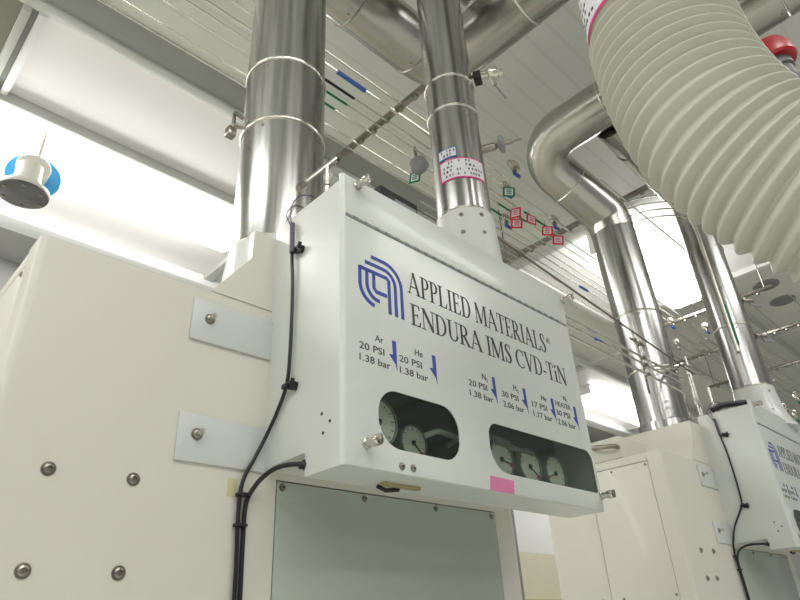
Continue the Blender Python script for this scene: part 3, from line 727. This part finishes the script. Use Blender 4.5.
# ================================================================== ribbed hose hanging close overhead
HOSE = [(0.924,0.167,1.406),(0.922,0.177,1.231),(0.920,0.180,1.085),(0.918,0.183,0.960),(0.921,0.179,0.837),(0.930,0.161,0.725),(0.957,0.124,0.633),(0.990,0.071,0.554),(1.033,0.007,0.497),(1.084,-0.063,0.459)]
hp = smooth_path(HOSE, 30)
L = [0]
for a, b_ in zip(hp, hp[1:]): L.append(L[-1]+(b_-a).length)
def at_len(s):
    for i in range(len(L)-1):
        if L[i+1] >= s: return hp[i].lerp(hp[i+1], (s-L[i])/(L[i+1]-L[i]))
    return hp[-1]
t = thing('ribbed_hose', hp[len(hp)//2], 'large cream ribbed hose hanging at upper right in front of the ducts', 'hose')
pit = .0238; S0 = .425; pts, rad = [], []
s = S0
while s < L[-1]-pit:
    for f, dr in ((0,-.0078),(.06,-.0073),(.43,.0040),(.5,.0048),(.57,.0040),(.94,-.0073)):
        pts.append(at_len(s+f*pit)); rad.append(.1245+dr)
    s += pit
# true tangents from the centre line, so the folds stay clean
b = bmesh.new(); u = None; rings = []; SG = 72
for i, p in enumerate(pts):
    j0, j1 = max(0, i-9), min(len(pts)-1, i+9); d = (pts[j1]-pts[j0]).normalized()
    if u is None: u, _ = frame(d)
    u = (u-d*u.dot(d)).normalized(); v = d.cross(u)
    rings.append([b.verts.new(p+(u*math.cos(2*PI*k/SG)+v*math.sin(2*PI*k/SG))*rad[i]) for k in range(SG)])
for a, c in zip(rings, rings[1:]):
    for k in range(SG): b.faces.new((a[k], c[k], c[(k+1)%SG], a[(k+1)%SG]))
bmesh.ops.recalc_face_normals(b, faces=b.faces)
finish('corrugated_tube', b, M['hose'], t, smooth=24)
c0, c1 = at_len(0), at_len(S0); dd = (c1-c0).normalized(); u, v = frame(dd)
finish('end_cuff', lathe(B(), c0-dd*.02, dd, [(0,.124),(S0+.005,.124),(S0+.016,.112)], 64), M['hose'], t)
finish('supply_pipe', sweep(B(), fillet([c0-dd*.012, c0-dd*.30, Vector((c0.x+.02,c0.y+.03,ZC-.01))], .12, 8), .121, 44), M['steel_h'], t)
def cuff_patch(a0, a1, s0, s1, r, m, name, parent, n=14):
    q = bmesh.new(); g = []
    for k in range(n+1):
        a = a0+(a1-a0)*k/n
        for rr in (r, r+.0006): g.append([q.verts.new(c0+dd*s+(u*math.cos(a)+v*math.sin(a))*rr) for s in (s0, s1)])
    for k in range(n):
        i0, o0, i1, o1 = g[2*k], g[2*k+1], g[2*k+2], g[2*k+3]
        q.faces.new((o0[0],o1[0],o1[1],o0[1])); q.faces.new((i0[0],i0[1],i1[1],i1[0])); q.faces.new((i0[0],i1[0],o1[0],o0[0])); q.faces.new((i0[1],o0[1],o1[1],i1[1]))
    q.faces.new((g[0][0],g[0][1],g[1][1],g[1][0])); q.faces.new((g[-2][0],g[-1][0],g[-1][1],g[-2][1]))
    bmesh.ops.recalc_face_normals(q, faces=q.faces); return finish(name, q, m, parent)
view_dir = (Vector((0,0,0))-c1); 
def ang_of(w): w = w-dd*w.dot(dd); return math.atan2(w.dot(v), w.dot(u))
AC = ang_of(view_dir)
LA0, LA1 = AC+.25, AC+1.45
HL = (LA0, LA1)
def hose_label(a0, a1):
    lb = cuff_patch(a0, a1, S0-.19, S0-.012, .1245, M['magenta'], 'cuff_label', t); lb['label'] = 'magenta bordered white label'
    cuff_patch(a0+.03, a1-.03, S0-.184, S0-.020, .1253, M['paper'], 'label_sheet', lb)
    rnd = random.Random(11); b = B()
    for s in (S0-.04,S0-.062,S0-.084,S0-.106,S0-.128,S0-.15):
        a = a0+.12
        while a < a1-.12:
            w = rnd.uniform(.03,.07)
            if rnd.random() < .75:
                p = c0+dd*(s+rnd.uniform(-.003,.003))+(u*math.cos(a)+v*math.sin(a))*.1262; nn = (u*math.cos(a)+v*math.sin(a)); tt = dd.cross(nn)
                q = bmesh.new(); box(q, -.0035, .0035, -.0035, .0035, -.0003, .0003)
                mtx = Matrix(((tt.x,dd.x,nn.x,p.x),(tt.y,dd.y,nn.y,p.y),(tt.z,dd.z,nn.z,p.z),(0,0,0,1)))
                bmesh.ops.transform(q, matrix=mtx, verts=q.verts); merge(b, q)
            a += w+.05
    finish('print', b, M['ink'], lb)
hose_label(*HL)

# red capped valve behind the hose
t = thing('hand_valve', (1.40,.06,1.12), 'red capped valve with grey body at the top right behind the hose', 'valve')
rc = Vector((1.362,.074,1.180)); dn = Vector((.05,-.1,-1)).normalized()
finish('red_cap', lathe(B(), rc, dn, [(-.025,.0),(-.022,.025),(-.01,.044),(.012,.052),(.040,.051),(.046,.046),(.046,0)], 32), M['redp'], t)
finish('valve_body', lathe(B(), rc+dn*.046, dn, [(0,.034),(.02,.034),(.024,.028),(.06,.028),(.064,.036),(.09,.036)], 28), M['flange'], t)

# ================================================================== thin gas tubing under the ceiling
TZ = 2.40
def tube(pts, r, label, m='tube', group='thin steel gas lines under the ceiling', bands=()):
    p = [Vector(q) for q in pts]
    t = thing('gas_tube', p[0], label, 'tube', group)
    finish('pipe', sweep(B(), p, r*(.72 if pts[0][2] > 2 else 1), 8), M[m], t)
    for x, w, mm in bands:
        y, z = p[0].y, p[0].z
        if abs(p[1].y-p[0].y) > 1e-4: f = (x-p[0].x)/(p[1].x-p[0].x); y = p[0].y+(p[1].y-p[0].y)*f; z = p[0].z+(p[1].z-p[0].z)*f
        finish('marker_sleeve', sweep(B(), [(x,y,z),(x+w,y,z)], r*.72+.0022, 8), M[mm], t)
    return t
LX = 'thin steel gas line running under the ceiling to the right'
tube([(-3,1.97,TZ),(6.2,1.97,TZ)], .008, 'outermost left pair of bright gas lines under the ceiling', bands=())
tube([(-3,1.91,TZ),(5.2,1.91,TZ)], .008, 'outermost left pair of bright gas lines under the ceiling')
tube([(.2,1.80,TZ),(5.2,1.80,TZ)], .006, 'thin gas line with the shorter green sleeve right of the fat duct', bands=((1.05,.38,'green'),(2.62,.3,'green')))
tube([(-2,1.735,TZ),(6.2,1.735,TZ)], .006, 'thin gas line with the longer green sleeve right of the fat duct', bands=((1.0,.46,'green'),(2.7,.3,'green')))
tube([(-2,1.68,TZ),(5.6,1.68,TZ)], .007, 'thin gas line with a black sleeve right of the fat duct', bands=((1.25,.21,'black'),(2.9,.3,'green')))
tube([(-2,1.605,TZ),(3.36,1.605,TZ)], .013, 'thick gas line with blue sleeve, ending above the near gas box', bands=((1.29,.18,'bluep'),))
tube([(-2,1.56,TZ+.02),(2.6,1.56,TZ+.02)], .007, 'thin gas line beside the thick blue sleeved one')
tube([(2.2,1.86,TZ),(7.2,1.86,TZ)], .006, LX); tube([(2.3,2.04,TZ),(6.6,2.04,TZ)], .006, LX); tube([(2.4,2.10,TZ),(6.6,2.10,TZ)], .006, LX)
tube([(3.3,1.30,TZ),(6.6,1.30,TZ)], .008, LX); tube([(3.0,1.18,TZ),(6.4,1.18,TZ)], .008, LX); tube([(3.3,1.42,TZ),(7.5,1.42,TZ)], .006, LX); tube([(3.3,1.52,TZ),(7.5,1.52,TZ)], .006, LX)
for i, y in enumerate((1.62,1.70,1.78,1.86,1.95)): tube([(5.9,y-.05,TZ),(9.5,y-.05,TZ)], .008, LX)
for i, y in enumerate((.55,.66,.75,.9)): tube([(5.6,y,TZ),(9.5,y,TZ)], .008, LX)
# lower lines in front of the swan-neck duct
tube([(1.50,1.0,1.215),(3.05,1.0,1.085)], .0042, 'sloping dark gas line with blue sleeve crossing the swan-neck duct', 'tube_dark', bands=((2.05,.06,'bluep'),))
tube([(1.42,.95,.972),(2.75,.95,.972)], .0048, 'upper of the three level gas lines right of the near gas box', 'tube')
tube([(1.42,.95,.942),(2.75,.95,.940)], .0048, 'middle of the three level gas lines, with a blue sleeve', 'tube', bands=((1.97,.055,'bluep'),))
tube([(1.42,.95,.902),(2.75,.95,.895)], .0055, 'lowest of the three level gas lines right of the near gas box', 'tube')
t = thing('tube_rack', (2.37,.95,.82), 'small upright rack with clamps holding the level gas lines', 'rack')
b = B(); box(b, 2.364, 2.373, .958, .966, .82, 1.065, .001); box(b, 2.33, 2.46, .966, .972, 1.050, 1.062, .001); finish('upright', b, M['bolt'], t)
for z in (.898,.941,.972,1.035):
    b = B(); box(b, 2.361, 2.377, .942, .958, z-.0065, z+.0065, .0015); finish('clamp', b, M['tube_dark'], t)
# ceiling rails (strut) the lines are clamped to
def rail(x, y0, y1, z, label, drop=True):
    t = thing('support_rail', (x, (y0+y1)/2, z), label, 'rail', 'support rails for the gas lines')
    b = B(); box(b, x-.014, x+.014, y0, y1, z+.014, z+.017, .001); box(b, x-.014, x-.011, y0, y1, z+.014, z+.04, .001); box(b, x+.011, x+.014, y0, y1, z+.014, z+.04, .001)
    finish('channel', b, M['bolt'], t)
    for y in (y0+.06, y1-.06): finish('hanger_rod', sweep(B(), [(x,y,z+.014),(x,y,ZC)], .005, 8), M['bolt'], t)
    k = 0; y = y0+.12
    while y < y1-.08:
        b = B(); box(b, x-.009, x+.009, y-.012, y+.012, z-.008, z+.016, .002); finish('tube_clamp', b, M['bolt'], t); y += .105; k += 1
rail(1.69, 1.35, 2.45, TZ, 'support rail crossing the gas lines just right of the fat duct')
rail(3.32, .85, 2.20, TZ, 'support rail crossing the gas lines beside the swan-neck bend')
rail(5.36, .95, 2.20, TZ, 'support rail beyond the brightest ceiling light')
rail(6.34, .5, 2.30, TZ, 'support rail second farthest on the right')
rail(7.4, .4, 2.30, TZ, 'farthest support rail on the right')
# loops of capillary tubing tied to the far duct
for k in range(4):
    z = 2.10+.05*k
    tag(finish('capillary_tube', sweep(B(), smooth_path([(QX-.45,QY+.25,z-.10),(QX-.30,QY+.15,z-.03),(QX-.17,QY+.03,z-.02),(QX-.115,QY-.01,z-.08),(QX-.11,QY-.015,z-.30)], 6), .0045, 8), M['tube']), 'thin capillary line looping onto the farthest duct', 'tube', 'capillary lines looping to the farthest duct')
# upright thin tubes over the far cabinet
for x, y, z1 in ((3.03,1.02,1.13),(3.09,1.03,1.20),(3.20,1.0,1.05),(3.13,1.04,1.16)):
    t = thing('riser_tube', (x,y,.80), 'thin upright steel line on the far cabinet between the two ducts', 'tube', 'upright lines on the far cabinet')
    finish('pipe', sweep(B(), [(x,y,.79),(x,y,z1)], .006, 8), M['tube'], t)
    finish('fitting', lathe(B(), (x,y,.93), (0,0,1), [(0,.011),(.03,.011)], 6), M['tube'], t)
tag(finish('tube_manifold', sweep(B(), fillet([(2.72,1.02,1.02),(3.00,1.02,1.13),(3.24,1.02,1.13)], .02, 4), .009, 8), M['tube']), 'slanted steel manifold joining the upright lines on the far cabinet', 'tube')

# gas fitting and stub on the near cabinet, behind the gas box corner
t = thing('gas_fitting', (.73,.96,.82), 'small steel gas fitting with a stub above the near gas box corner', 'fitting')
finish('cross_tube', sweep(B(), [(.665,.965,.965),(.755,.945,1.09)], .0055, 10), M['tube'], t)
finish('riser', sweep(B(), [(.732,.95,.80),(.732,.95,1.055)], .006, 10), M['tube'], t)
for z in (.93,.99): finish('nut', lathe(B(), (.732,.95,z), (0,0,1), [(0,.009),(.015,.009)], 6), M['bolt'], t)
finish('end_nut', lathe(B(), (.665,.965,.960), (.6,-.1,.8), [(-.01,.009),(.018,.009)], 6), M['bolt'], t)

# valves and tags among the lines
def tag_plate(x, y, z, m, label, rz=0.0, s=.036, tilt=.15):
    t = thing('tag', (x,y,z), label, 'tag', 'square coloured tags hanging on the gas lines')
    R_ = Matrix.Rotation(rz, 4, 'Z') @ Matrix.Rotation(tilt, 4, 'Y')
    finish('border', box(B(), x-s, x+s, y-.002, y+.002, z-s, z+s, .001, rot=R_), M[m], t)
    finish('face', box(B(), x-s*.68, x+s*.68, y-.0032, y+.0032, z-s*.68, z+s*.68, .0006, rot=R_, piv=(x,y,z)), M['paper'], t)
    b = B()
    for k in (-1, 0, 1): box(b, x-s*.45, x+s*.45, y-.0042, y+.0042, z+k*s*.36-.003, z+k*s*.36+.003, rot=R_, piv=(x,y,z))
    finish('print', b, M[m], t)
    finish('string', sweep(B(), [(x,y,z+s*.9),(x,y+.01,TZ)], .002, 6), M['bolt'], t)
def valve(x, y, z, label, m='bluep'):
    t = thing('tube_valve', (x,y,z), label, 'valve', 'small valves on the gas lines')
    finish('body', lathe(B(), (x-.05,y,z), (1,0,0), [(0,.012),(.015,.012),(.016,.02),(.03,.02),(.031,.026),(.07,.026),(.071,.02),(.085,.02),(.086,.012),(.10,.012)], 12), M['bright'], t)
    finish('stem', lathe(B(), (x,y,z), (0,0,-1), [(.02,.014),(.045,.014),(.046,.006),(.055,.006)], 10), M['bolt'], t)
    b = B(); box(b, x-.012, x+.05, y-.009, y+.009, z-.072, z-.052, .005); finish('lever', b, M[m], t)
tag_plate(2.56,1.56,2.31,'green','green bordered tag right of the slim duct',-.8)
tag_plate(2.76,1.66,2.31,'tagred','upper red bordered tag of the overlapping pair right of the slim duct',-1.3)
tag_plate(2.82,1.70,2.28,'tagred','lower red bordered tag of the overlapping pair right of the slim duct',-.9)
tag_plate(2.92,1.65,2.33,'tagred','pale red bordered tag seen edge-turned, third of the red ones',-.35)
tag_plate(3.08,1.64,2.31,'tagred','red bordered tag second from the swan-neck bend',-.9)
tag_plate(3.20,1.64,2.29,'tagred','red bordered tag nearest the swan-neck bend',-.85)
tag_plate(2.05,1.84,2.32,'green','green bordered tag left of the slim duct',-1.3)
valve(2.60,1.60,TZ,'small steel valve with blue lever right of the slim duct by the green tag')
valve(2.86,1.80,TZ,'small steel valve with blue lever below the red tags')
valve(3.12,1.60,TZ,'steel valve with blue lever between two red tags')
valve(2.46,1.44,TZ-.02,'steel valve with blue lever nearest the slim duct knob')
t = thing('regulator', (2.02,1.79,2.32), 'round grey pressure regulator left of the slim duct', 'regulator')
finish('dome', lathe(B(), (2.02,1.79,2.40), (0,-.3,-1), [(0,.02),(.03,.05),(.07,.052),(.085,.03),(.086,0)], 24), M['greyk'], t)
finish('stem', sweep(B(), [(2.02,1.79,2.40),(2.02,1.80,2.5)], .01, 8), M['bolt'], t)
for x, y, l, mm in ((5.25,1.78,'small valve with blue lever left of the farthest duct','bluep'),(5.62,1.62,'valve with blue lever near the farthest duct','bluep'),(5.75,1.95,'valve with grey lever, lowest left of the farthest duct','greyk'),(5.05,1.40,'steel valve just right of the brightest light','greyk')):
    valve(x, y, TZ, l, mm)
for x, y, l, mm in ((5.75,1.15,'valve with green lever right of the far duct base','green'),(6.0,1.32,'valve with blue lever right of the far duct base','bluep'),(6.3,1.32,'valve with green lever at the right picture edge','green')):
    valve(x, y, 1.62, l, mm)

tube([(5.2,1.15,1.62),(8.0,1.15,1.62)], .008, 'lower steel line carrying small valves at the right picture edge')
tube([(5.2,1.32,1.62),(8.0,1.32,1.62)], .008, 'rear lower steel line carrying small valves at the right picture edge')
# sign hanging between the cabinets, board behind
t = thing('hanging_sign', (4.2,3.0,.9), 'small beige sign plate on a thin rod seen between the cabinets', 'sign')
finish('plate', box(B(), 4.10, 4.26, 3.0, 3.008, .93, 1.06, .002, rot=Matrix.Rotation(-.6, 4, 'Y')), M['greyp'], t)
finish('rod', sweep(B(), [(4.19,3.01,.94),(4.20,3.01,-H)], .010, 8), M['greyk'], t)
t = thing('wooden_shelf', (6.6,4.9,-.2), 'brown wooden shelf against the cream wall between the cabinets', 'shelf')
finish('board', box(B(), 5.6, 8.4, 4.7, 5.19, .27, .37, .005), M['yellow'], t); finish('front_rail', box(B(), 5.6, 8.4, 4.72, 5.19, .0, .27, .005), M['brown'], t)
for x in (5.7, 8.3): finish('leg', box(B(), x-.04, x+.04, 4.8, 4.88, -H, .0, .004), M['brown'], t)

# ================================================================== camera, world, exposure
R_ = ((0.71917646,-0.69312947,-0.04854643),(0.30615626,0.37883085,-0.87335877),(0.62374158,0.61323628,0.48465215))
cam = bpy.data.cameras.new('camera'); cam.sensor_width = 36; cam.lens = 617.257/800*36; cam.clip_start = .02
co = bpy.data.objects.new('camera', cam); C.objects.link(co)
r, dn, f = (Vector(q) for q in R_)
co.matrix_world = Matrix(((r.x,-dn.x,-f.x,0),(r.y,-dn.y,-f.y,0),(r.z,-dn.z,-f.z,0),(0,0,0,1)))
bpy.context.scene.camera = co
w = bpy.data.worlds.new('world'); bpy.context.scene.world = w; w.use_nodes = True
w.node_tree.nodes['Background'].inputs[0].default_value = (.80,.82,.79,1); w.node_tree.nodes['Background'].inputs[1].default_value = .38
vs = bpy.context.scene.view_settings; vs.view_transform = 'Standard'; vs.look = 'None'; vs.exposure = -.12; vs.gamma = 1; vs.use_curve_mapping = False
for o in list(C.objects):
    if o.parent is None: o.location.z += H
